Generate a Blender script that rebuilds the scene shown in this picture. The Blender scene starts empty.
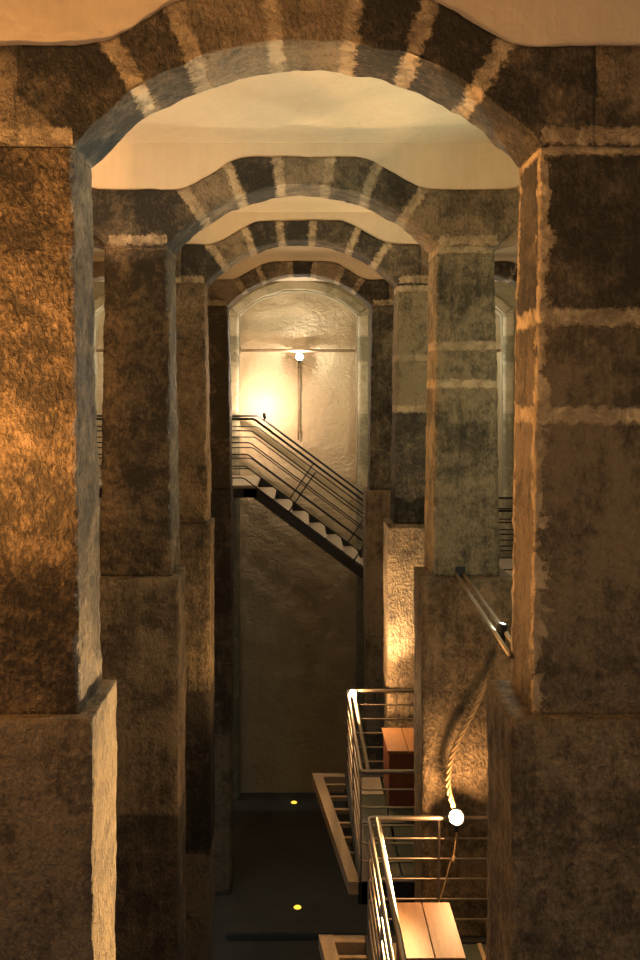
import bpy, bmesh, math, random
from mathutils import Vector, noise
random.seed(4)
C = bpy.context.scene.collection
PI = math.pi
CZ = 7.65                                   # height of the viewpoint above the tank floor
F = 900.0; VX = 297.0; VY = 390.0           # focal length and vanishing point in pixels
def Z(h): return CZ - h                     # h = metres below the viewpoint
# ------------------------------------------------------------------ helpers
def finish(me, m, smooth=False):
    me.materials.append(m)
    if smooth:
        me.polygons.foreach_set('use_smooth', [True]*len(me.polygons))
def obj(name, bm, m, parent=None, smooth=False):
    me = bpy.data.meshes.new(name); bm.normal_update(); bm.to_mesh(me); bm.free(); finish(me, m, smooth)
    o = bpy.data.objects.new(name, me); C.objects.link(o)
    if parent: o.parent = parent; o.location = -parent.location if parent.rotation_euler.z == 0 else o.location
    return o
def tag(o, label, cat, group=None, kind=None):
    o['label'] = label; o['category'] = cat
    if group: o['group'] = group
    if kind: o['kind'] = kind
    return o
def thing(name, label, cat, loc=(0,0,0), group=None):
    o = bpy.data.objects.new(name, None); o.empty_display_size = .1; C.objects.link(o); o.location = loc
    return tag(o, label, cat, group)
def struct(name, bm, m, smooth=False):
    o = obj(name, bm, m, None, smooth); o['kind'] = 'structure'; return o
def box(bm, x0, x1, y0, y1, z0, z1, bev=0):
    vs = [bm.verts.new((x, y, z)) for x in (x0, x1) for y in (y0, y1) for z in (z0, z1)]
    fs = [bm.faces.new([vs[i] for i in q]) for q in ((0,1,3,2),(4,6,7,5),(0,4,5,1),(2,3,7,6),(0,2,6,4),(1,5,7,3))]
    if bev:
        es = list({e for f in fs for e in f.edges})
        bmesh.ops.bevel(bm, geom=es, offset=bev, segments=2, affect='EDGES')
def prism(bm, pts, axis, a, b):
    def P(p, t):
        return (t, p[0], p[1]) if axis == 'x' else ((p[0], t, p[1]) if axis == 'y' else (p[0], p[1], t))
    A = [bm.verts.new(P(p, a)) for p in pts]; B = [bm.verts.new(P(p, b)) for p in pts]
    bm.faces.new(A); bm.faces.new(B[::-1]); n = len(pts)
    for i in range(n): bm.faces.new((A[i], A[(i+1) % n], B[(i+1) % n], B[i]))
    bmesh.ops.recalc_face_normals(bm, faces=bm.faces[:])
def smoothpath(pts, rad=.05, n=5):
    pts = [Vector(p) for p in pts]; out = [pts[0]]
    for i in range(1, len(pts)-1):
        p = pts[i]; a = (pts[i-1]-p); b = (pts[i+1]-p); r = min(rad, a.length*.45, b.length*.45)
        A = p + a.normalized()*r; B = p + b.normalized()*r
        for k in range(n+1):
            t = k/n; out.append(A*(1-t)**2 + p*2*t*(1-t) + B*t*t)
    out.append(pts[-1]); return out
def tube(bm, pts, r, seg=10, rr=None):
    pts = [Vector(p) for p in pts]; rings = []; prev = None
    for i, p in enumerate(pts):
        d = (pts[min(i+1, len(pts)-1)] - pts[max(i-1, 0)]).normalized()
        if prev is None:
            u = d.orthogonal().normalized()
        else:
            u = (prev - d*prev.dot(d)).normalized()
        prev = u; v = d.cross(u); R = rr[i] if rr else r
        rings.append([bm.verts.new(p + (u*math.cos(2*PI*k/seg) + v*math.sin(2*PI*k/seg))*R) for k in range(seg)])
    for a, b in zip(rings, rings[1:]):
        for k in range(seg): bm.faces.new((a[k], a[(k+1) % seg], b[(k+1) % seg], b[k]))
    bm.faces.new(rings[0][::-1]); bm.faces.new(rings[-1])
def lathe(bm, prof, origin, axis, seg=20):     # prof: (distance along axis, radius)
    tube(bm, [Vector(origin) + Vector(axis).normalized()*d for d, r in prof], 0, seg, [max(r, .0005) for d, r in prof])
# ------------------------------------------------------------------ materials
def new(name):
    m = bpy.data.materials.new(name); m.use_nodes = True; nt = m.node_tree
    return m, nt, nt.nodes['Principled BSDF']
def N(nt, t, **k):
    n = nt.nodes.new(t)
    for a, v in k.items():
        if a in n.inputs: n.inputs[a].default_value = v
        else: setattr(n, a, v)
    return n
def L(nt, a, b): nt.links.new(a, b)
def ramp(nt, fac, stops):
    r = nt.nodes.new('ShaderNodeValToRGB'); e = r.color_ramp.elements
    while len(e) < len(stops): e.new(.5)
    for i, (p, c) in enumerate(stops): e[i].position = p; e[i].color = (c if len(c) == 4 else (*c, 1))
    L(nt, fac, r.inputs[0]); return r.outputs[0]
def noisetex(nt, vec, scale, detail=6, rough=.6, dist=0):
    n = N(nt, 'ShaderNodeTexNoise', Scale=scale, Detail=detail, Roughness=rough, Distortion=dist); L(nt, vec, n.inputs['Vector']); return n.outputs['Fac']
def mapping(nt, vec, sc):
    n = nt.nodes.new('ShaderNodeMapping'); n.inputs['Scale'].default_value = sc; L(nt, vec, n.inputs[0]); return n.outputs[0]
def mathn(nt, op, a, b=None, c=None):
    n = nt.nodes.new('ShaderNodeMath'); n.operation = op
    for i, v in enumerate((a, b, c)):
        if v is None: continue
        if isinstance(v, (int, float)): n.inputs[i].default_value = v
        else: L(nt, v, n.inputs[i])
    return n.outputs[0]
def mixc(nt, fac, a, b, mode='MIX'):
    n = nt.nodes.new('ShaderNodeMix'); n.data_type = 'RGBA'; n.blend_type = mode
    for i, v in ((0, fac), (6, a), (7, b)):
        if isinstance(v, (int, float)): n.inputs[i].default_value = v
        elif isinstance(v, tuple): n.inputs[i].default_value = (*v, 1)
        else: L(nt, v, n.inputs[i])
    return n.outputs[2]
def sstep(nt, x, a, b):
    n = nt.nodes.new('ShaderNodeMapRange'); n.interpolation_type = 'SMOOTHSTEP'
    L(nt, x, n.inputs[0]); n.inputs[1].default_value = a; n.inputs[2].default_value = b
    n.inputs[3].default_value = 0; n.inputs[4].default_value = 1; return n.outputs[0]
def stone(name, dark, mid, light, mortar, joint=.02, jam=.05, edgeband=0.0, bump=.5, grain=55, streak=0.0, rgh=.82):
    m, nt, b = new(name)
    g = nt.nodes.new('ShaderNodeNewGeometry'); P = g.outputs['Position']
    big = noisetex(nt, P, 3.2, 5, .6, .4); med = noisetex(nt, P, 14, 6, .65, .3)
    fine = noisetex(nt, mapping(nt, P, (1, 1, .6)), grain, 4, .7, .8)
    cell = N(nt, 'ShaderNodeAttribute', attribute_name='cell').outputs['Fac']
    v = mathn(nt, 'ADD', mathn(nt, 'MULTIPLY', big, .9), mathn(nt, 'MULTIPLY', med, .55))
    v = mathn(nt, 'ADD', v, mathn(nt, 'MULTIPLY', fine, .62))
    v = mathn(nt, 'ADD', v, mathn(nt, 'MULTIPLY', mathn(nt, 'SUBTRACT', cell, .2), .5))
    v = mathn(nt, 'ADD', mathn(nt, 'MULTIPLY', mathn(nt, 'SUBTRACT', v, 1.18), 1.35), .5)
    if streak:
        st = noisetex(nt, mapping(nt, P, (14, 14, 1.3)), 1.0, 4, .6, .3)
        v = mathn(nt, 'ADD', v, mathn(nt, 'MULTIPLY', mathn(nt, 'SUBTRACT', st, .5), streak))
    col = ramp(nt, v, [(.22, dark), (.5, mid), (.82, light)])
    j = N(nt, 'ShaderNodeAttribute', attribute_name='joint').outputs['Fac']
    pert = mathn(nt, 'MULTIPLY', mathn(nt, 'SUBTRACT', noisetex(nt, P, 22, 6, .7), .5), jam)
    jm = mathn(nt, 'SUBTRACT', 1.0, sstep(nt, mathn(nt, 'ADD', j, pert), joint*.75, joint*1.35))
    mort = mixc(nt, med, tuple(c*.72 for c in mortar), tuple(min(1, c*1.25) for c in mortar))
    if edgeband:
        e = N(nt, 'ShaderNodeAttribute', attribute_name='edge').outputs['Fac']
        pe = mathn(nt, 'MULTIPLY', mathn(nt, 'SUBTRACT', noisetex(nt, P, 9, 6, .72, .6), .52), .28)
        em = mathn(nt, 'SUBTRACT', 1.0, sstep(nt, mathn(nt, 'ADD', e, pe), edgeband*.6, edgeband*1.2))
        jm = mathn(nt, 'MAXIMUM', jm, mathn(nt, 'MULTIPLY', em, .85))
    patch = sstep(nt, noisetex(nt, P, 7, 7, .75, .5), .36, .56)
    jm = mathn(nt, 'MULTIPLY', jm, mathn(nt, 'ADD', mathn(nt, 'MULTIPLY', patch, .6), .4))
    L(nt, mixc(nt, jm, col, mort), b.inputs['Base Color'])
    b.inputs['Roughness'].default_value = rgh
    hgt = mathn(nt, 'ADD', mathn(nt, 'MULTIPLY', med, .9), mathn(nt, 'MULTIPLY', fine, .8))
    rock = N(nt, 'ShaderNodeTexVoronoi', Scale=30.0); L(nt, mapping(nt, P, (1.3, 1.3, .8)), rock.inputs['Vector'])
    hgt = mathn(nt, 'ADD', hgt, mathn(nt, 'MULTIPLY', rock.outputs['Distance'], .35))
    hgt = mathn(nt, 'MULTIPLY', hgt, mathn(nt, 'SUBTRACT', 1.0, mathn(nt, 'MULTIPLY', jm, .55)))
    bp = N(nt, 'ShaderNodeBump', Strength=bump, Distance=.085); L(nt, hgt, bp.inputs['Height']); L(nt, bp.outputs[0], b.inputs['Normal'])
    return m
MORT = (.50, .40, .26)
M = {}
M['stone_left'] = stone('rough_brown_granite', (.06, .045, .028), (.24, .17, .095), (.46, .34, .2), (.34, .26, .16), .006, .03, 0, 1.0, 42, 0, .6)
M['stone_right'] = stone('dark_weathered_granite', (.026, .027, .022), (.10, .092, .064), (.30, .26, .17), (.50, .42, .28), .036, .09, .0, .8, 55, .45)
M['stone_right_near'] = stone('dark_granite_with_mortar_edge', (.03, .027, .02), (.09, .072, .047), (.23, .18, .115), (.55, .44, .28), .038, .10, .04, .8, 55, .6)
M['stone_arch'] = stone('dark_voussoir_stone', (.028, .026, .02), (.115, .093, .062), (.30, .235, .15), (.5, .4, .26), .04, .13, 0, .8, 50, .2)
M['stone_pale'] = stone('pale_dressed_limestone', (.22, .21, .14), (.40, .37, .25), (.55, .5, .36), (.3, .27, .18), .006, .015, 0, .3, 50)
M['stone_base'] = stone('brown_plinth_granite', (.035, .028, .02), (.115, .088, .055), (.30, .23, .14), (.2, .15, .09), .005, .02, 0, .8, 50, .5)
def plaster(name, a, b_, rough_scale=7, bump=.25, crag=0.0):
    m, nt, b = new(name); g = nt.nodes.new('ShaderNodeNewGeometry'); P = g.outputs['Position']
    n1 = noisetex(nt, P, 1.6, 6, .6, .5); n2 = noisetex(nt, mapping(nt, P, (20, 20, 2.5)), 1.0, 5, .6)
    v = mathn(nt, 'ADD', mathn(nt, 'MULTIPLY', n1, .6), mathn(nt, 'MULTIPLY', n2, .4))
    L(nt, ramp(nt, v, [(.3, a), (.7, b_)]), b.inputs['Base Color']); b.inputs['Roughness'].default_value = .8
    h = mathn(nt, 'ADD', noisetex(nt, P, rough_scale, 6, .5, .6), mathn(nt, 'MULTIPLY', n2, .25))
    if crag:
        vz = N(nt, 'ShaderNodeTexNoise', Scale=4.5, Detail=5.0, Roughness=.5, Distortion=2.2); L(nt, mapping(nt, P, (1, 1, 1.4)), vz.inputs['Vector'])
        h = mathn(nt, 'ADD', h, mathn(nt, 'MULTIPLY', vz.outputs['Fac'], crag))
    bp = N(nt, 'ShaderNodeBump', Strength=bump, Distance=.05); L(nt, h, bp.inputs['Height']); L(nt, bp.outputs[0], b.inputs['Normal'])
    return m
M['plaster'] = plaster('warm_lime_plaster', (.50, .415, .29), (.62, .52, .37))
M['plaster_rough'] = plaster('rough_trowelled_plaster', (.50, .42, .27), (.60, .50, .33), 6, .5, 1.2)
M['floor'] = plaster('dark_damp_floor', (.05, .055, .055), (.09, .095, .09), 5, .15)
def metal(name, col, rough, met=1.0):
    m, nt, b = new(name); g = nt.nodes.new('ShaderNodeNewGeometry')
    n = noisetex(nt, g.outputs['Position'], 30, 4, .6)
    L(nt, ramp(nt, n, [(.3, tuple(c*.8 for c in col)), (.7, col)]), b.inputs['Base Color'])
    b.inputs['Metallic'].default_value = met; b.inputs['Roughness'].default_value = rough; return m
M['steel'] = metal('brushed_steel', (.36, .31, .25), .48)
M['dark_steel'] = metal('dark_painted_steel', (.018, .021, .022), .6, .2)
M['frame_steel'] = metal('dull_galvanised_steel', (.42, .32, .2), .6, .2)
M['grey_deck'] = metal('grey_cement_board', (.3, .27, .22), .8, 0)
def wood(name, a, b_, sc):
    m, nt, b = new(name); g = nt.nodes.new('ShaderNodeNewGeometry')
    w = noisetex(nt, mapping(nt, g.outputs['Position'], sc), 1.0, 6, .6, .8)
    k = noisetex(nt, g.outputs['Position'], 9, 3, .5, 1.0)
    L(nt, ramp(nt, mathn(nt, 'ADD', mathn(nt, 'MULTIPLY', w, .7), mathn(nt, 'MULTIPLY', k, .3)), [(.32, a), (.62, b_)]), b.inputs['Base Color'])
    b.inputs['Roughness'].default_value = .5; return m
M['wood'] = wood('pale_pine_planks', (.19, .09, .036), (.31, .16, .068), (40, 5, 40))
M['red_wood'] = wood('dark_red_brown_wood', (.10, .03, .018), (.17, .06, .035), (30, 30, 4))
M['step'] = wood('grey_weathered_step_boards', (.2, .17, .12), (.34, .28, .2), (6, 40, 40))
m, nt, b = new('greenish_floor_glass'); b.inputs['Base Color'].default_value = (.13, .16, .13, 1); b.inputs['Roughness'].default_value = .12
b.inputs['Transmission Weight'].default_value = .55; b.inputs['IOR'].default_value = 1.45; M['glass'] = m
def emit(name, col, s):
    m, nt, b = new(name); b.inputs['Emission Color'].default_value = (*col, 1); b.inputs['Emission Strength'].default_value = s
    b.inputs['Base Color'].default_value = (*col, 1); return m
M['lamp_warm'] = emit('glowing_warm_lens', (1, .72, .4), 60)
M['lamp_cool'] = emit('glowing_white_lens', (.95, 1, .92), 40)
M['lamp_yellow'] = emit('glowing_amber_lens', (1, .6, .05), 1.6)
M['cable'] = metal('braided_cable', (.5, .36, .2), .6, .1)

# ------------------------------------------------------------------ masonry
HW = 1.10; PW = .52; PITCH = HW*2 + PW         # clear half-width, pier width, aisle spacing
SPRING = 1.15; CROWN = 1.68; TOPF = 1.64; R1 = None
R0 = (HW*HW + (CROWN-SPRING)**2)/(2*(CROWN-SPRING)); AC = CROWN - R0; R1 = 1.905 - AC
CEIL = 1.98
def rough(p, amp, seed, sc=9):
    q = Vector((p[0]*sc+seed, p[1]*sc, p[2]*sc)); q2 = Vector((p[0]*2.2, p[1]*2.2+seed, p[2]*2.2))
    return noise.noise_vector(q)*amp + noise.noise_vector(q2)*amp*1.3 + noise.noise_vector(q*2.7)*amp*.5
def grid_box(bm, x0, x1, y0, y1, z0, z1, res, bottom=True):
    nx = max(2, round((x1-x0)/res)); ny = max(2, round((y1-y0)/res)); nz = max(2, round((z1-z0)/res)); cache = {}
    def V(i, j, k):
        if (i, j, k) not in cache:
            cache[(i, j, k)] = bm.verts.new((x0+(x1-x0)*i/nx, y0+(y1-y0)*j/ny, z0+(z1-z0)*k/nz))
        return cache[(i, j, k)]
    for i in range(nx):
        for k in range(nz):
            bm.faces.new((V(i,0,k), V(i+1,0,k), V(i+1,0,k+1), V(i,0,k+1)))
            bm.faces.new((V(i,ny,k), V(i,ny,k+1), V(i+1,ny,k+1), V(i+1,ny,k)))
        for j in range(ny):
            bm.faces.new((V(i,j,nz), V(i+1,j,nz), V(i+1,j+1,nz), V(i,j+1,nz)))
            bm.faces.new((V(i,j,0), V(i,j+1,0), V(i+1,j+1,0), V(i+1,j,0)))
    for j in range(ny):
        for k in range(nz):
            bm.faces.new((V(0,j,k), V(0,j,k+1), V(0,j+1,k+1), V(0,j+1,k)))
            bm.faces.new((V(nx,j,k), V(nx,j+1,k), V(nx,j+1,k+1), V(nx,j,k+1)))
def set_attr(me, name, vals):
    a = me.attributes.new(name, 'FLOAT', 'POINT'); a.data.foreach_set('value', vals)
def masonry(name, x0, x1, y0, y1, z0, z1, res, mat, parent, joints, amp, batter=0.0, seed=0.0, chip=.012):
    """a rough stone block stack; joints are heights (m above viewpoint)"""
    bm = bmesh.new(); grid_box(bm, x0, x1, y0, y1, z0, z1, res)
    J = []; E = []; K = []; xc = (x0+x1)/2; yc = (y0+y1)/2
    for v in bm.verts:
        x, y, z = v.co; ex = min(x-x0, x1-x); ey = min(y-y0, y1-y)
        e = max(ex, ey); d = min([abs((z-CZ)-j) for j in joints] or [9]); kz = sum(1 for j in joints if z-CZ > j)
        J.append(d); E.append(max(x-x0, ey) if xc > 0 else e); K.append((math.sin(kz*12.9+seed*7.1)*43758.5) % 1)
        t = (z1-z)/(z1-z0); s = batter*t
        v.co.x += (1 if x > xc else -1)*s*abs(x-xc)/((x1-x0)/2); v.co.y += (1 if y > yc else -1)*s*.5*abs(y-yc)/((y1-y0)/2)
        o = rough(v.co, amp, seed)
        if min(z-z0, z1-z) < .001: o.z = 0
        v.co += o
        if e < .02:
            c = chip*(.5+noise.noise(Vector((x*7, y*7+seed, z*11)))*1.2)
            v.co.x -= (1 if x > xc else -1)*max(0, c); v.co.y -= (1 if y > yc else -1)*max(0, c)
        if d < .012: 
            v.co.x -= (v.co.x-xc)*.01; v.co.y -= (v.co.y-yc)*.01
    o = obj(name, bm, mat, parent, True)
    set_attr(o.data, 'joint', J); set_attr(o.data, 'edge', E); set_attr(o.data, 'cell', K)
    return o
def hext(x, top, ext):
    t = min(1, max(0, (abs(x)-.42)/.66)); return top+(ext-top)*(1-t*t*(3-2*t))
def arch_ring(name, cx, y0, y1, res, mat, parent, amp, seed, nv=13, hw=HW, spring=SPRING, crown=CROWN, top=TOPF, ext=1.905, xlim=PITCH/2, flat=False):
    r0 = (hw*hw+(crown-spring)**2)/(2*(crown-spring)); ac = crown-r0; r1 = ext-ac; a0 = math.asin(hw/r0)
    na = max(24, int(2*a0*r0/res)); nr = max(5, int(.35/res)); ny = max(3, int((y1-y0)/res))
    bm = bmesh.new(); info = {}
    rnd = random.Random(int(seed*10+cx*7)+103); edges = [-a0]
    for i in range(1, nv): edges.append(-a0+2*a0*(i+rnd.uniform(-.16, .16))/nv)
    edges.append(a0); tones = [rnd.random() for _ in range(nv+2)]
    acn = math.atan2(xlim, top-ac)
    def outer(a):
        s = abs(math.sin(a)); c = math.cos(a)
        if abs(abs(a)-acn) < 1e-6: return xlim/s
        if flat:
            lo, hi = r0, 3.0
            for _ in range(26):
                m_ = (lo+hi)/2
                if ac+m_*c < hext(m_*s, top, ext): lo = m_
                else: hi = m_
            r = lo
        else: r = max(r1, (top-ac)/max(c, .01))
        if s > 1e-4: r = min(r, xlim/s)
        return r
    def mk(x, h, y, a, r):
        d = min(abs(a-e)*r for e in edges[1:-1]); d = min(d, abs(h-spring-.045) if abs(x) > hw-.001 else 9); c = sum(1 for e in edges if a > e)
        v = bm.verts.new((cx+x, y, CZ+h)); info[v] = (d, tones[min(c, nv)]); return v
    def sheet(fn, nu, nvv):
        g = [[fn(i/nu, j/nvv) for j in range(nvv+1)] for i in range(nu+1)]
        for i in range(nu):
            for j in range(nvv): 
                try: bm.faces.new((g[i][j], g[i+1][j], g[i+1][j+1], g[i][j+1]))
                except ValueError: pass
    def A(u):
        a = -a0 + 2*a0*u
        return math.copysign(acn, a) if abs(abs(a)-acn) <= a0/na and acn < a0 else a
    def face(y):
        def f(u, v):
            a = A(u); r = r0+(outer(a)-r0)*v; return mk(r*math.sin(a), ac+r*math.cos(a), y, a, r)
        return f
    sheet(face(y0), na, nr); sheet(face(y1), na, nr)
    sheet(lambda u, v: mk(r0*math.sin(A(u)), ac+r0*math.cos(A(u)), y0+(y1-y0)*v, A(u), r0), na, ny)
    sheet(lambda u, v: mk(outer(A(u))*math.sin(A(u)), ac+outer(A(u))*math.cos(A(u)), y0+(y1-y0)*v, A(u), 1.7), na, ny)
    ro = outer(a0); qx, qh = ro*math.sin(a0), ac+ro*math.cos(a0)
    for s in (-1, 1):
        def wedge(y):
            def f(u, v):
                th = qh + (spring-qh)*u; x = hw+(xlim-hw)*v; h = spring+(th-spring)*v
                return mk(s*x, h, y, s*(a0+.15), 1.5)
            return f
        sheet(wedge(y0), 8, nr); sheet(wedge(y1), 8, nr)
        sheet(lambda u, v: mk(s*(hw+(xlim-hw)*u), spring, y0+(y1-y0)*v, s*(a0+.2), 1.5), nr, ny)
        sheet(lambda u, v: mk(s*xlim, spring+(qh-spring)*u, y0+(y1-y0)*v, s*(a0+.2), 1.5), 8, ny)
    bmesh.ops.remove_doubles(bm, verts=bm.verts[:], dist=.0006)
    bmesh.ops.dissolve_degenerate(bm, edges=bm.edges[:], dist=.0004)
    bmesh.ops.recalc_face_normals(bm, faces=bm.faces[:])
    J, E, K = [], [], []
    for v in bm.verts:
        d, t = info.get(v, (9, .5)); J.append(d); K.append(t); E.append(.2)
        x = v.co.x-cx; h = v.co.z-CZ
        o = rough(v.co, amp, seed); v.co += o
        r = math.hypot(x, h-ac)
        if abs(r-r0) < .004 and (abs(v.co.y-y0) < .03 or abs(v.co.y-y1) < .03):
            c = max(0, noise.noise(Vector((x*6+seed, v.co.y*5, h*6)))+.25)*.03
            v.co.x += x/r*c; v.co.z += (h-ac)/r*c
    o = obj(name, bm, mat, parent, True)
    set_attr(o.data, 'joint', J); set_attr(o.data, 'edge', E); set_attr(o.data, 'cell', K); return o

SX = .045; DS = [0, .03, .06, .13]; DC = [-.035, .0, .03, .09]
ROWS = [(4.24, 4.66), (7.36, 7.84), (10.23, 10.68), (13.72, 14.17)]
PLINTH = [(4.15, 4.72), (7.20, 7.75), (10.15, 10.72), (13.64, 14.25)]
PX = [.945, .955, .98, 1.0]
names = ['first', 'second', 'third', 'fourth']
nearness = ['nearest the viewer', 'in the second row of piers', 'in the third row of piers', 'in the farthest row of piers']
def joints_for(i, side):
    if side > 0:
        return [[SPRING-.0, .345, -.12], [SPRING, .36, .05], [SPRING, .36, -.22], []][i]
    return [[SPRING+.0, -.93], [SPRING], [], []][i]
LAB = {
 (0,-1): 'massive rough orange-lit stone pier filling the left edge of the picture',
 (0, 1): 'massive dark stone pier with pale mortar bands at the right edge of the picture',
 (1,-1): 'brown stone pier left of the central opening, second from the viewer',
 (1, 1): 'grey-green stone pier with pale mortar bands right of the opening, behind the glaring lamp',
 (2,-1): 'narrow rough pier with a bright orange lower edge, third on the left',
 (2, 1): 'pier whose base glows bright gold beside the farther railing, third on the right',
 (3,-1): 'dark slim pier at the left end of the metal stair, fourth on the left',
 (3, 1): 'dark slim pier hiding the lower end of the metal stair, fourth on the right'}
for i, (y0, y1) in enumerate(ROWS):
    for s in (-1, 1):
        for outer in (0, 1):
            x = s*(PITCH/2 + outer*PITCH); res = ([.02, .026, .035, .05][i] if not outer else .08)
            if outer: lab = 'stone pier against the %s side wall, in the %s row' % ('left' if s < 0 else 'right', names[i])
            else: lab = LAB[(i, s)]
            xs_ = x+SX; p0, p1 = PLINTH[i]; sd = i*3.7+s*1.3+outer*9
            t = thing('stone_pier', lab, 'pier', (x, (y0+y1)/2, 0))
            lo, hi = xs_-PW/2, xs_+PW/2
            if i == 1 and s > 0 and not outer: hi -= .045
            if outer: a, b2 = lo-.13, hi+.13
            elif s < 0: a, b2 = lo-.13, -PX[i]
            else: a, b2 = PX[i]+.048, hi+.13
            masonry('plinth', a, b2, p0, p1, 0, CZ-1.52, res*1.3, M['stone_base'], t, [-3.4, -5.2], .006, 0, sd)
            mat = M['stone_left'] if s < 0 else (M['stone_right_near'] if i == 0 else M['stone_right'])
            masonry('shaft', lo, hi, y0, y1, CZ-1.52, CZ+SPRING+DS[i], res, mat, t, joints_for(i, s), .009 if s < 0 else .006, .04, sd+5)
    for cx in (-PITCH, 0, PITCH):
        where = {-PITCH: 'over the left side aisle', 0: 'over the central passage', PITCH: 'over the right side aisle'}[cx]
        look = ['largest and nearest segmental stone arch', 'segmental stone arch seen through the nearest one', 'smaller third segmental stone arch', 'dark innermost segmental arch framing the bright end wall'][i]
        if cx != 0: look = 'segmental stone arch of the %s row' % names[i]
        cx += SX; t = thing('stone_arch', look + ' ' + where, 'arch', (cx, (y0+y1)/2, CZ+SPRING))
        arch_ring('voussoirs', cx, y0, y1, ([.022, .028, .035, .05][i] if abs(cx) < .1 else .08), M['stone_arch'], t, .007, i*2.3, 7, HW, SPRING+DS[i], CROWN+DC[i], TOPF+DC[i]*.5, 1.905+DC[i]*.6, PITCH/2, True)
    # plaster spandrel above the stones
    bm = bmesh.new(); xs = [-4.62 + 9.24*k/264 for k in range(265)]
    def zb(x):
        d = abs(((x-SX+PITCH/2) % PITCH)-PITCH/2)
        return hext(d, TOPF+DC[i]*.5, 1.905+DC[i]*.6) - .035
    pts = [(x, CZ+zb(x)) for x in xs]; n = len(pts); ya, yb = y0+.012, y1-.012
    fa = [bm.verts.new((x, ya, z)) for x, z in pts]; ta = [bm.verts.new((x, ya, CZ+2.3)) for x, z in pts]
    fb = [bm.verts.new((x, yb, z)) for x, z in pts]; tb = [bm.verts.new((x, yb, CZ+2.3)) for x, z in pts]
    for k in range(n-1):
        bm.faces.new((fa[k], fa[k+1], ta[k+1], ta[k])); bm.faces.new((fb[k+1], fb[k], tb[k], tb[k+1]))
        bm.faces.new((fa[k+1], fa[k], fb[k], fb[k+1])); bm.faces.new((ta[k], ta[k+1], tb[k+1], tb[k]))
    struct('wall_above_%s_arches' % names[i], bm, M['plaster'])
# ------------------------------------------------------------------ shell
YB = 17.10; YF = 16.85; YS = -1.6; XS = 4.6
bm = bmesh.new(); box(bm, -XS-.2, XS+.2, YS, YB+.3, -.3, 0); struct('floor', bm, M['floor'])
for s, nm in ((-1, 'wall_left'), (1, 'wall_right')):
    bm = bmesh.new(); box(bm, min(s*XS, s*(XS+.3)), max(s*XS, s*(XS+.3)), YS, YB+.3, 0, CZ+2.6); struct(nm, bm, M['plaster'])
bm = bmesh.new()
ys = [YS] + [(a+b)/2 for a, b in ROWS] + [YB]
prof = []
for a, b in zip(ys, ys[1:]):
    for k in range(21):
        t = k/20; prof.append((a+(b-a)*t, CZ+CEIL+.16*(1-(2*t-1)**2)))
top = [(p[0], CZ+2.6) for p in (prof[-1], prof[0])]
A = [bm.verts.new((-XS, y, z)) for y, z in prof]; B = [bm.verts.new((XS, y, z)) for y, z in prof]
for k in range(len(prof)-1):
    if abs(prof[k][0]-prof[k+1][0]) > 1e-6: bm.faces.new((A[k], A[k+1], B[k+1], B[k]))
box(bm, -XS, XS, YS, YB, CZ+2.45, CZ+2.6)
struct('ceiling', bm, M['plaster'], True)
# back wall: rough niche backs, and the pale dressed front with three arched openings
bm = bmesh.new(); nx, nz = 150, 190
g = [[None]*(nz+1) for _ in range(nx+1)]
for i in range(nx+1):
    for k in range(nz+1):
        x = -XS+2*XS*i/nx; z = (CZ+2.3)*k/nz
        d = noise.noise(Vector((x*2.2, 3, z*2.6)))*.022 + noise.noise(Vector((x*6, 7, z*8)))*.010
        g[i][k] = bm.verts.new((x, YB+d, z))
for i in range(nx):
    for k in range(nz): bm.faces.new((g[i][k], g[i+1][k], g[i+1][k+1], g[i][k+1]))
struct('wall_back', bm, M['plaster_rough'], True)
bm = bmesh.new()
NS, NC = 1.40, 1.86
nr0 = (HW*HW+(NC-NS)**2)/(2*(NC-NS)); nac = NC-nr0
xs = []
NICH = (SX-.02-PITCH, SX-.02, SX-.02+PITCH); NW = ('left side', 'central', 'right side')
for c in NICH: xs += [c-HW+2*HW*k/48 for k in range(49)]
full = [-XS] + xs + [XS]
def open_h(x):
    d = abs(((x-NICH[1]+PITCH/2) % PITCH)-PITCH/2); return nac+math.sqrt(nr0*nr0-min(d, HW)**2)
for yy in (YF,):
    for a, b in zip(full, full[1:]):
        inside = any(abs((a+b)/2-c) < HW for c in NICH)
        za, zb_ = (CZ+open_h(a), CZ+open_h(b)) if inside else (0, 0)
        v = [bm.verts.new(p) for p in ((a, yy, za), (b, yy, zb_), (b, yy, CZ+2.3), (a, yy, CZ+2.3))]; bm.faces.new(v)
        if inside:
            v = [bm.verts.new(p) for p in ((a, yy, za), (a, YB+.05, za), (b, YB+.05, zb_), (b, yy, zb_))]; bm.faces.new(v)
for c in NICH:
    for s in (-1, 1):
        x = c+s*HW; v = [bm.verts.new(p) for p in ((x, YF, 0), (x, YB+.05, 0), (x, YB+.05, CZ+NS), (x, YF, CZ+NS))]; bm.faces.new(v)
bmesh.ops.remove_doubles(bm, verts=bm.verts[:], dist=.0005)
struct('wall_niche_front', bm, M['stone_pale'])
for c, w in zip(NICH, NW):
    t = thing('niche_surround', 'pale stone surround of the %s niche in the end wall' % w, 'stone surround', (c, YF, 0))
    arch_ring('voussoirs', c, YF-.05, YF+.02, .05, M['stone_pale'], t, .003, 3+c, 7, HW+.012, NS, NC+.012, 1.0, NC+.19, HW+.2)
    for s in (-1, 1):
        a, b2 = sorted((c+s*(HW+.012), c+s*(HW+.2)))
        masonry('pilaster', a, b2, YF-.05, YF+.02, 0, CZ+NS, .06, M['stone_pale'], t, [1.0, .55, .1, -.4, -.9, -1.4, -2], .003, 0, 2, .004)
# low stone sill across the tank floor
bm = bmesh.new(); box(bm, -PX[2], PX[2], 12.50, 12.75, 0, .10, .015); struct('trim_floor_sill', bm, M['floor'])

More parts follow.
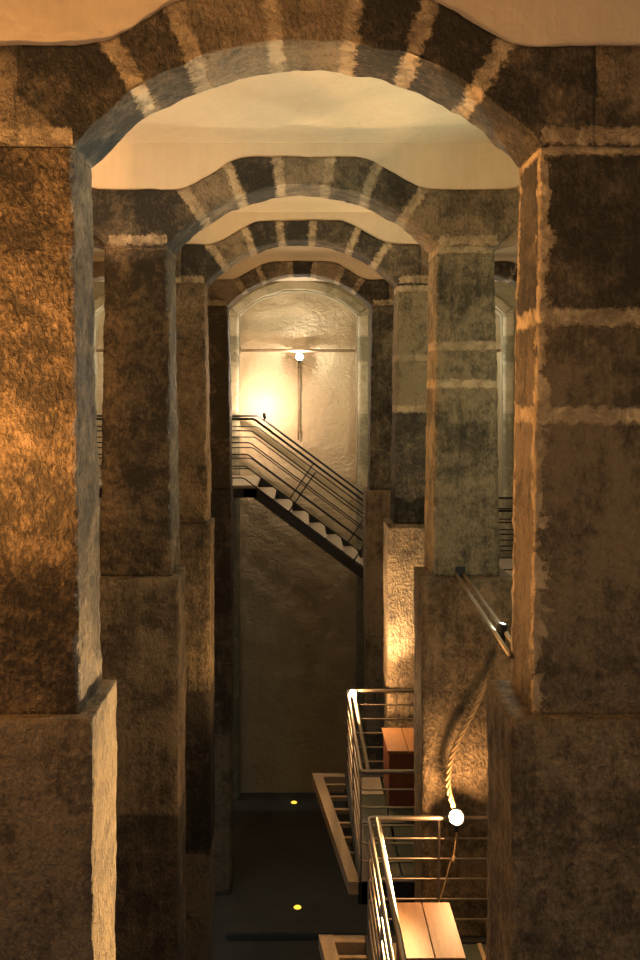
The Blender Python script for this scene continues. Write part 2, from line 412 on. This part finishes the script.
# ------------------------------------------------------------------ lamps
def light(name, kind, loc, power, col, rad=.05, parent=None, aim=None, angle=90, blend=.6):
    d = bpy.data.lights.new(name, kind); d.energy = power; d.color = col; d.shadow_soft_size = rad
    o = bpy.data.objects.new(name, d); C.objects.link(o)
    if kind == 'SPOT': d.spot_size = math.radians(angle); d.spot_blend = blend
    if aim is not None: o.rotation_euler = (Vector(aim)-Vector(loc)).to_track_quat('-Z', 'Y').to_euler()
    o.location = loc
    if parent: o.parent = parent; o.location = Vector(loc)-parent.location
    return o
WARM = (1, .50, .19); AMBER = (1, .47, .14); COOL = (.80, 1, .80); PALE = (1, .80, .52)
def floodlight(loc, aim, label, mat, power, col, r=.05, kind='SPOT', angle=150, group=None, lit=True, off=.03):
    t = thing('floodlight', label, 'lamp', loc, group)
    d = (Vector(aim)-Vector(loc)).normalized(); o = Vector(loc)
    bm = bmesh.new(); lathe(bm, [(-.10, r*.35), (-.095, r*.7), (-.05, r*.95), (0, r*1.05), (.012, r*1.12), (.012, r*.95), (.0, r*.93)], o, d); hs = obj('housing', bm, M['dark_steel'], t, True)
    bm = bmesh.new(); lathe(bm, [(.0, r*.9), (.012, r*.88), (.02, r*.6), (.023, r*.02)], o, d); ln = obj('lens', bm, mat, hs, True); ln.location = (0, 0, 0)
    bm = bmesh.new(); box(bm, loc[0]-.015, loc[0]+.015, loc[1]-.01, loc[1]+.01, loc[2]-.11, loc[2]-r*.6); obj('bracket', bm, M['dark_steel'], t)
    light('light', kind, tuple(o+d*off), power, col, r*.8, t, aim, angle, .5)
    return t

# ------------------------------------------------------------------ walkway platforms on the right
RH = 3.35; DH = 4.29; XA = .56; XB = .625; XR = 2.45; GAP = .158
def platform(y0, y1, k, near):
    t = thing('walkway_platform', ['walkway platform in the foreground bay carrying the larger plank-topped pedestal', 'walkway platform in the farther bay behind the second pier'][k], 'platform', (XA, (y0+y1)/2, Z(DH)))
    bm = bmesh.new(); h = Z(DH)
    for a, b2 in ((XA-.03, XA+.09), (XR-.1, XR)): box(bm, a, b2, y0, y1, h-.2, h, .006)
    for yy in (y0, (y0+y1)/2-.05, y1-.1): box(bm, XA, XR, yy, yy+.1, h-.2, h-.002, .006)
    obj('deck_frame', bm, M['dark_steel'], t)
    for yy in (y0+.1, (y0+y1)/2+.05):
        yl = (y1-y0)/2-.15
        bm = bmesh.new(); box(bm, XA+.09, XA+.36, yy, yy+yl-(.42 if yy > (y0+y1)/2 else 0), h-.04, h-.004, .004); obj('glass_panel', bm, M['glass'], t)
        for q in range(3):
            xa = XA+.38+q*.49
            bm = bmesh.new(); box(bm, xa, xa+.46, yy+.01, yy+yl-.01, h-.03, h-.006, .004); obj('glass_panel', bm, M['glass'], t)
            bm = bmesh.new(); box(bm, xa+.46, xa+.49, yy, yy+yl, h-.06, h-.004); obj('glazing_bar', bm, M['frame_steel'], t)
    bm = bmesh.new(); box(bm, XA+.09, XA+.36, y1-.52, y1-.1, h-.04, h-.001, .004); obj('deck_board', bm, M['grey_deck'], t)
    for xx in (1.05, 1.5):
        bm = bmesh.new(); box(bm, xx, xx+.1, y0-(.10 if k else .19), y1+(.06 if k else .11), h-.36, h-.2, .006); obj('support_beam', bm, M['dark_steel'], t)
    # skewed open frame with slats on the passage side
    fx0, fx1 = .17, .53
    if near: pass
    w = .11
    bm = bmesh.new()
    prism(bm, [(fx0, y1), (fx0+w, y1), (fx1+.02, y0), (fx1-.08, y0)], 'z', h-.11, h); obj('slanted_edge_board', bm, M['frame_steel'], t)
    bm = bmesh.new(); box(bm, fx0+.06, XA-.03, y1-.09, y1, h-.1, h-.003, .004); obj('end_board', bm, M['frame_steel'], t)
    ns = 7
    for q in range(ns):
        yy = y1-.24-q*.29
        if yy < y0+.05: break
        xl = fx0+(y1-yy)/(y1-y0)*(fx1-fx0)+.05
        if XA-.03-xl < .03: break
        bm = bmesh.new(); box(bm, xl, XA-.03, yy-.02, yy+.02, h-.07, h-.02, .004); obj('slat', bm, M['frame_steel'], t)
    # railing
    r = thing('metal_railing', ['steel guard railing with double handrail around the foreground platform', 'steel guard railing around the farther platform, below the glowing pier base'][k], 'railing', (XA, (y0+y1)/2, Z(DH)))
    top = Z(RH); ya, yb = y0+.05, y1-.05
    def path(x, z, inset): return smoothpath([(XR, yb-inset, z), (x, yb-inset, z), (x, ya+inset, z), (XR, ya+inset, z)], .05)
    bm = bmesh.new(); tube(bm, path(XA, top, 0), .019); obj('top_rail', bm, M['steel'], r, True)
    bm = bmesh.new(); tube(bm, smoothpath([(XB+.0, yb-.02, top), (XB, ya+.03, top)]), .021); hr = obj('handrail', bm, M['steel'], r, True)
    for q in range(1, 6):
        z = top-GAP*q
        bm = bmesh.new(); tube(bm, path(XA, z, 0), .0085, 8); obj('mid_rail', bm, M['steel'], r, True)
    posts = [(XA, yb), (XA, ya), (XA, (ya+yb)/2), (XR-.3, yb), (1.11, yb), (1.75, yb), (1.75, ya), (XR-.3, ya)]
    for x, y in posts:
        bm = bmesh.new(); box(bm, x-.006, x+.006, y-.018, y+.018, Z(DH)-.003, top-.012); obj('post', bm, M['steel'], r)
    for yy in (yb-.25, (ya+yb)/2, ya+.3):
        bm = bmesh.new(); tube(bm, [(XA, yy, top-.03), (XA+.03, yy, top-.05), (XB, yy, top-.015)], .006, 6); hb = obj('handrail_bracket', bm, M['steel'], hr, True); hb.location = (0, 0, 0)
    return t, r
platform(4.90, 7.09, 0, True)
platform(7.85, 10.08, 1, False)
def pedestal(x0, x1, y0, y1, label):
    t = thing('wooden_pedestal', label, 'pedestal', ((x0+x1)/2, (y0+y1)/2, Z(DH)))
    bm = bmesh.new(); box(bm, x0+.015, x1-.015, y0+.015, y1-.015, Z(DH), Z(3.7)-.03, .004); obj('body', bm, M['red_wood'], t)
    xm = (x0+x1)/2
    for a, b2 in ((x0, xm-.003), (xm+.003, x1)):
        bm = bmesh.new(); box(bm, a, b2, y0, y1, Z(3.7)-.03, Z(3.7), .003); obj('top_plank', bm, M['wood'], t)
pedestal(.70, 1.10, 5.86, 6.50, 'larger red-brown wooden pedestal with two pale planks on top, at the bottom of the picture')
pedestal(.93, 1.36, 9.22, 9.86, 'smaller dark red wooden pedestal with a pale top on the farther platform')

# lamps on the railings
floodlight((1.235, 6.98, Z(RH)+.035), (.6, 4.0, Z(1.6)), 'glaring lamp clipped on the foreground railing', M['lamp_warm'], 75, WARM, .06, 'POINT')
light('throw', 'SPOT', (1.2, 6.9, Z(RH)+.05), 1500, (1, .6, .25), .05, bpy.data.objects['floodlight'], (-1, 4.4, Z(2.9)), 75, .8)
floodlight((.615, 9.93, Z(RH)+.0), (.9, 9.3, Z(2.6)), 'small bright lamp on the corner of the farther railing', M['lamp_warm'], 130, (1, .55, .24), .045, 'POINT')
# braided cable rising from the glaring lamp, and its lead hanging below
p = [Vector(q) for q in ((1.235, 7.0, Z(RH)+.05), (1.19, 7.08, Z(RH)+.25), (1.24, 7.12, Z(RH)+.5), (1.40, 7.14, Z(RH)+.8), (1.52, 7.16, Z(RH)+1.05))]
pts = []
for i in range(len(p)-1):
    a, b2, c2, d2 = p[max(i-1, 0)], p[i], p[i+1], p[min(i+2, len(p)-1)]
    for k in range(24):
        t = k/24; pts.append(.5*((2*b2)+(c2-a)*t+(2*a-5*b2+4*c2-d2)*t*t+(3*b2-a-3*c2+d2)*t**3))
bm = bmesh.new()
for ph in (0, 2.1, 4.2): tube(bm, [q+Vector((math.cos(i*.42+ph), math.sin(i*.42+ph)*.6, math.sin(i*.42+ph)*.3))*.012 for i, q in enumerate(pts)], .0105, 7)
tag(obj('braided_conduit', bm, M['cable'], None, True), 'curved braided conduit rising from the glaring lamp up the pier', 'cable')
bm = bmesh.new(); tube(bm, smoothpath([(1.25, 7.0, Z(RH)-.03), (1.22, 7.02, Z(RH)-.3), (1.20, 7.03, Z(RH)-.33), (1.13, 7.03, Z(RH)-.6), (1.02, 7.0, Z(RH)-.82)], .08), .0055, 6)
lathe(bm, [(0, .006), (.01, .013), (.05, .013), (.06, .006)], (1.222, 7.02, Z(RH)-.28), (-.05, 0, -1), 8)
tag(obj('power_lead', bm, M['cable'], None, True), 'thin lead hanging from the glaring lamp across the railing wires', 'cable')
# ------------------------------------------------------------------ beam between first and second right piers
t = thing('steel_tie_beam', 'thin dark twin-bar steel beam slanting between the two near right piers', 'beam', (1.3, 7.2, Z(1.5)))
for dx in (-.03, .03):
    bm = bmesh.new(); tube(bm, [(1.33+dx, 7.36, Z(1.50)), (1.12+dx, 4.60, Z(1.36))], .014, 8); obj('bar', bm, M['steel'], t, True)
bm = bmesh.new(); box(bm, 1.29, 1.37, 7.33, 7.36, Z(1.56), Z(1.44), .004); obj('fixing_plate', bm, M['dark_steel'], t)
floodlight((1.175, 5.15, Z(1.38)+.02), (1.9, 6.6, CZ+.8), 'small white lamp on the slanting beam beside the right pier', M['lamp_cool'], 18, COOL, .028, 'POINT')
# ------------------------------------------------------------------ end wall: bars with lamps, conduits
for c, w in zip(NICH, NW):
    bm = bmesh.new(); tube(bm, [(c-HW+.0, YF+.06, CZ+.74), (c+HW, YF+.06, CZ+.74)], .028, 10)
    for s in (-1, 1): box(bm, min(c+s*HW, c+s*(HW-.02)), max(c+s*HW, c+s*(HW-.02)), YF+.01, YF+.11, CZ+.68, CZ+.80)
    tag(obj('crossbar', bm, M['frame_steel'], None, True), 'horizontal metal bar across the top of the %s niche' % w, 'bar')
    floodlight((c+.02, YF+.02, CZ+.62), (c+.02, YF-1.2, CZ+.9), 'white lamp hanging under the bar of the %s niche' % w, M['lamp_cool'], 80, (1, .92, .76), .075, 'POINT')
    bm = bmesh.new(); tube(bm, [(c+.0, YB-.045, CZ+.60), (c+.0, YB-.045, CZ-.95)], .014, 8)
    for q in (.4, 0, -.4, -.8): box(bm, c-.025, c+.025, YB-.06, YB+.0, CZ+q, CZ+q+.02)
    tag(obj('wall_conduit', bm, M['frame_steel'], None, True), 'thin vertical conduit down the plaster of the %s niche' % w, 'conduit')
# ------------------------------------------------------------------ metal stair in the last bay
YSN, YSR = 14.90, 16.65; LH = 1.58; RUN = .291; RISE = .217; X0 = -.666; NST = 7
st = thing('metal_stair', 'open metal stair descending to the right in front of the bright end wall', 'stair', (X0, YSN, Z(LH)))
for k in range(1, NST):
    xa = X0+RUN*(k-1)
    bm = bmesh.new(); box(bm, xa-.05, xa+RUN, YSN+.01, YSR-.01, Z(LH+RISE*k)-.035, Z(LH+RISE*k), .005); obj('tread', bm, M['step'], st)
XE = X0+RUN*(NST-1); HE = LH+RISE*NST
for yy, nm in ((YSN-.02, 0), (YSR-.02, 1)):
    bm = bmesh.new()
    sl = RISE/RUN; xe = XE+.12
    prism(bm, [(X0-.22, Z(LH)-.05), (X0-.22, Z(LH)-.19), (X0-.06, Z(LH)-.20), (xe, Z(LH)-.20-(xe-X0+.06)*sl), (xe, Z(LH)-.06-(xe-X0)*sl), (X0, Z(LH)-.05)], 'y', yy, yy+.04)
    obj('stringer', bm, M['dark_steel'], st)
for nm, xa, xb, hh in (('upper_landing', -4.6, X0, LH), ('lower_landing', XE, 4.6, HE)):
    bm = bmesh.new(); box(bm, xa, xb, YSN, YSR, Z(hh)-.05, Z(hh), .005); obj(nm, bm, M['step'], st)
    bm = bmesh.new()
    for yy in (YSN-.02, YSR-.03): box(bm, xa, xb, yy, yy+.05, Z(hh)-.2, Z(hh)-.052)
    obj('landing_beam', bm, M['dark_steel'], st)
for q, (yy, lab) in enumerate(((YSN, 'dark stair railing with sloping bars on the viewer side of the stair'), (YSR, 'stair railing on the far side of the stair, against the bright wall'))):
    r = thing('stair_railing', lab, 'railing', (X0, yy, Z(LH)))
    for k in range(6):
        dz = 1.10-.195*k; sh = -.045-.035*k; sh2 = sh+.02
        pts = smoothpath([(-4.5, yy, Z(LH)+dz), (X0+sh, yy, Z(LH)+dz), (XE+RUN+sh, yy, Z(HE)+dz), (4.5, yy, Z(HE)+dz)], .05)
        bm = bmesh.new(); tube(bm, pts, .02 if k == 0 else .011, 8); obj('top_rail' if k == 0 else 'mid_rail', bm, M['dark_steel'], r, True)
    for u in (.33, .86):
        xb = X0+u*RUN*NST; zb_ = Z(LH+u*RISE*NST)
        bm = bmesh.new(); tube(bm, [(xb-.2, yy, zb_-.02), (xb+.30, yy, zb_+.72)], .012, 8); obj('post', bm, M['dark_steel'], r, True)
    for x in (-4.2, -3.2, -2.2, -1.3):
        bm = bmesh.new(); tube(bm, [(x, yy, Z(LH)-.01), (x, yy, Z(LH)+1.1)], .014, 8); obj('post', bm, M['dark_steel'], r, True)
    for x in (1.35, 2.3, 3.3, 4.3):
        bm = bmesh.new(); tube(bm, [(x, yy, Z(HE)-.01), (x, yy, Z(HE)+1.1)], .014, 8); obj('post', bm, M['dark_steel'], r, True)
floodlight((-.60, YSR-.2, Z(LH)+1.13), (-.75, YB, Z(-.3)), 'small warm lamp on the stair railing by the bright wall', M['lamp_warm'], 95, (1, .66, .46), .03, 'POINT')
# ------------------------------------------------------------------ amber floor lights
for (px, py, lab) in ((294, 803, 'amber light sunk in the dark floor, the farther of two'), (297.5, 908, 'amber light sunk in the dark floor, the nearer of two')):
    y = CZ*F/(py-VY); x = (px-VX)*y/F
    t = thing('floor_light', lab, 'lamp', (x, y, 0))
    bm = bmesh.new(); lathe(bm, [(0, .075), (.008, .075), (.012, .06)], (x, y, -.001), (0, 0, 1), 20); tr_ = obj('trim_ring', bm, M['steel'], t, True)
    bm = bmesh.new(); lathe(bm, [(.008, .058), (.02, .045), (.024, .01)], (x, y, 0), (0, 0, 1), 20); obj('lens', bm, M['lamp_yellow'], t, True)
# ------------------------------------------------------------------ unseen aisle lamps, and lights added to fill tank, end bay and arches
LIGHTS = [
 ('left_gallery_lamp', (-1.7, 3.15, Z(.5)), 42, AMBER, .05),
 ('left_bay_lamp', (-1.95, 5.7, Z(-.1)), 22, (1, .55, .23), .10),
 ('left_far_bay_lamp', (-2.3, 9.0, Z(.2)), 12, (1, .55, .23), .12),
 ('left_last_bay_lamp', (-2.2, 12.2, Z(.2)), 16, (1, .6, .28), .12),
 ('right_bay_lamp', (2.1, 5.9, Z(-.1)), 24, (.85, 1, .66), .10),
 ('right_far_bay_lamp', (2.4, 9.0, Z(-.1)), 26, (1, .95, .6), .12),
 ('right_last_bay_lamp', (2.4, 12.4, Z(.1)), 12, PALE, .12),
 ('right_gallery_lamp', (1.9, 2.1, Z(.3)), 52, (1, .62, .28), .10),
 ('left_end_bay_fill', (-1.9, 15.2, Z(-.2)), 42, PALE, .10),  # unseen fill added to brighten the niche surrounds
 ('right_end_bay_fill', (1.95, 15.2, Z(-.2)), 42, PALE, .10),  # added fill for the surrounds, right side
 ('left_tank_fill', (-2.6, 11.0, 1.6), 16, (.35, .75, 1), .2),  # unseen bluish fill added to lift the dark tank floor
 ('right_tank_fill', (2.6, 9.5, 1.2), 12, (.35, .75, 1), .2),  # second bluish fill added low in the tank
]
for nm, loc, p_, c_, r_ in LIGHTS: light(nm, 'POINT', loc, p_, c_, r_)
SPOTS = [
 ('left_gallery_spot', (-1.7, 3.1, Z(.45)), (-1.3, 4.24, Z(-.35)), 270, AMBER, 118),
 ('left_bay_uplight', (-1.95, 5.3, Z(.0)), (-1.75, 5.9, CZ+2.0), 240, (1, .62, .35), 94),  # unseen spot; its hard cone edge stands in for a shadow on the vault
 ('left_bay_arch_light', (-1.5, 5.1, Z(.3)), (.75, 4.5, CZ+1.35), 300, (1, .45, .13), 34),  # extra spot added to warm the right soffit
 ('left_bay_side_light', (-1.9, 5.35, Z(.3)), (1.14, 4.45, Z(.15)), 460, (1, .45, .13), 56),
 ('right_bay_uplight', (2.05, 5.5, Z(.1)), (.3, 5.6, CZ+2.1), 150, (.80, 1, .76), 95),
 ('right_bay_side_light', (2.0, 5.4, Z(.2)), (-1.05, 4.45, Z(.1)), 280, (1, .96, .74), 62),
 ('right_bay_arch_light', (1.7, 5.1, Z(.3)), (-.75, 4.5, CZ+1.35), 150, (1, .96, .78), 34),  # extra spot added to pale the left soffit
 ('left_far_uplight', (-2.0, 8.6, Z(.1)), (.2, 8.8, CZ+2.1), 260, (1, .64, .32), 95),
 ('right_far_uplight', (2.0, 8.6, Z(.1)), (.0, 8.8, CZ+2.1), 130, (1, .95, .66), 95),
 ('left_last_uplight', (-2.0, 11.7, Z(.1)), (.2, 12, CZ+2.1), 170, (1, .64, .32), 95),
 ('right_last_side_light', (2.0, 11.5, Z(.3)), (-1.0, 10.45, Z(.2)), 240, (1, .62, .26), 55),  # added to brighten the third left pier's reveal
 ('left_far_side_light', (-2.0, 8.4, Z(.3)), (1.14, 7.6, Z(.1)), 330, (1, .45, .13), 55),
 ('right_far_side_light', (2.1, 8.4, Z(.3)), (-1.05, 7.6, Z(.1)), 200, (1, 1, .72), 55),
]
for nm, loc, aim, p_, c_, a_ in SPOTS: light(nm, 'SPOT', loc, p_, c_, .03 if a_ == 94 else .06, None, aim, a_, .08 if a_ == 94 else .7)
light('throw', 'SPOT', (.66, 9.78, Z(RH)+.02), 380, (1, .62, .3), .04, bpy.data.objects['floodlight.001'], (1.3, 10.2, Z(2.1)), 75, .8)
light('side_throw', 'SPOT', (.56, 9.75, Z(RH)+.02), 220, (1, .55, .2), .04, bpy.data.objects['floodlight.001'], (-1.1, 10.3, Z(2.8)), 80, .8)
# ------------------------------------------------------------------ world and camera
w = bpy.data.worlds.new('World'); bpy.context.scene.world = w; w.use_nodes = True
bg = w.node_tree.nodes['Background']; bg.inputs[0].default_value = (.30, .40, .50, 1); bg.inputs[1].default_value = .3
cam = bpy.data.cameras.new('Camera'); co = bpy.data.objects.new('Camera', cam); C.objects.link(co)
cam.sensor_width = 36; cam.lens = 36*F/960; co.location = (0, 0, CZ); co.rotation_euler = (PI/2, 0, 0)
cam.shift_x = (320-VX)/960; cam.shift_y = -(480-VY)/960; cam.clip_start = .05
sc = bpy.context.scene; sc.camera = co
v = sc.view_settings; v.view_transform = 'Standard'; v.look = 'None'; v.exposure = 0.2; v.gamma = 1; v.use_curve_mapping = False
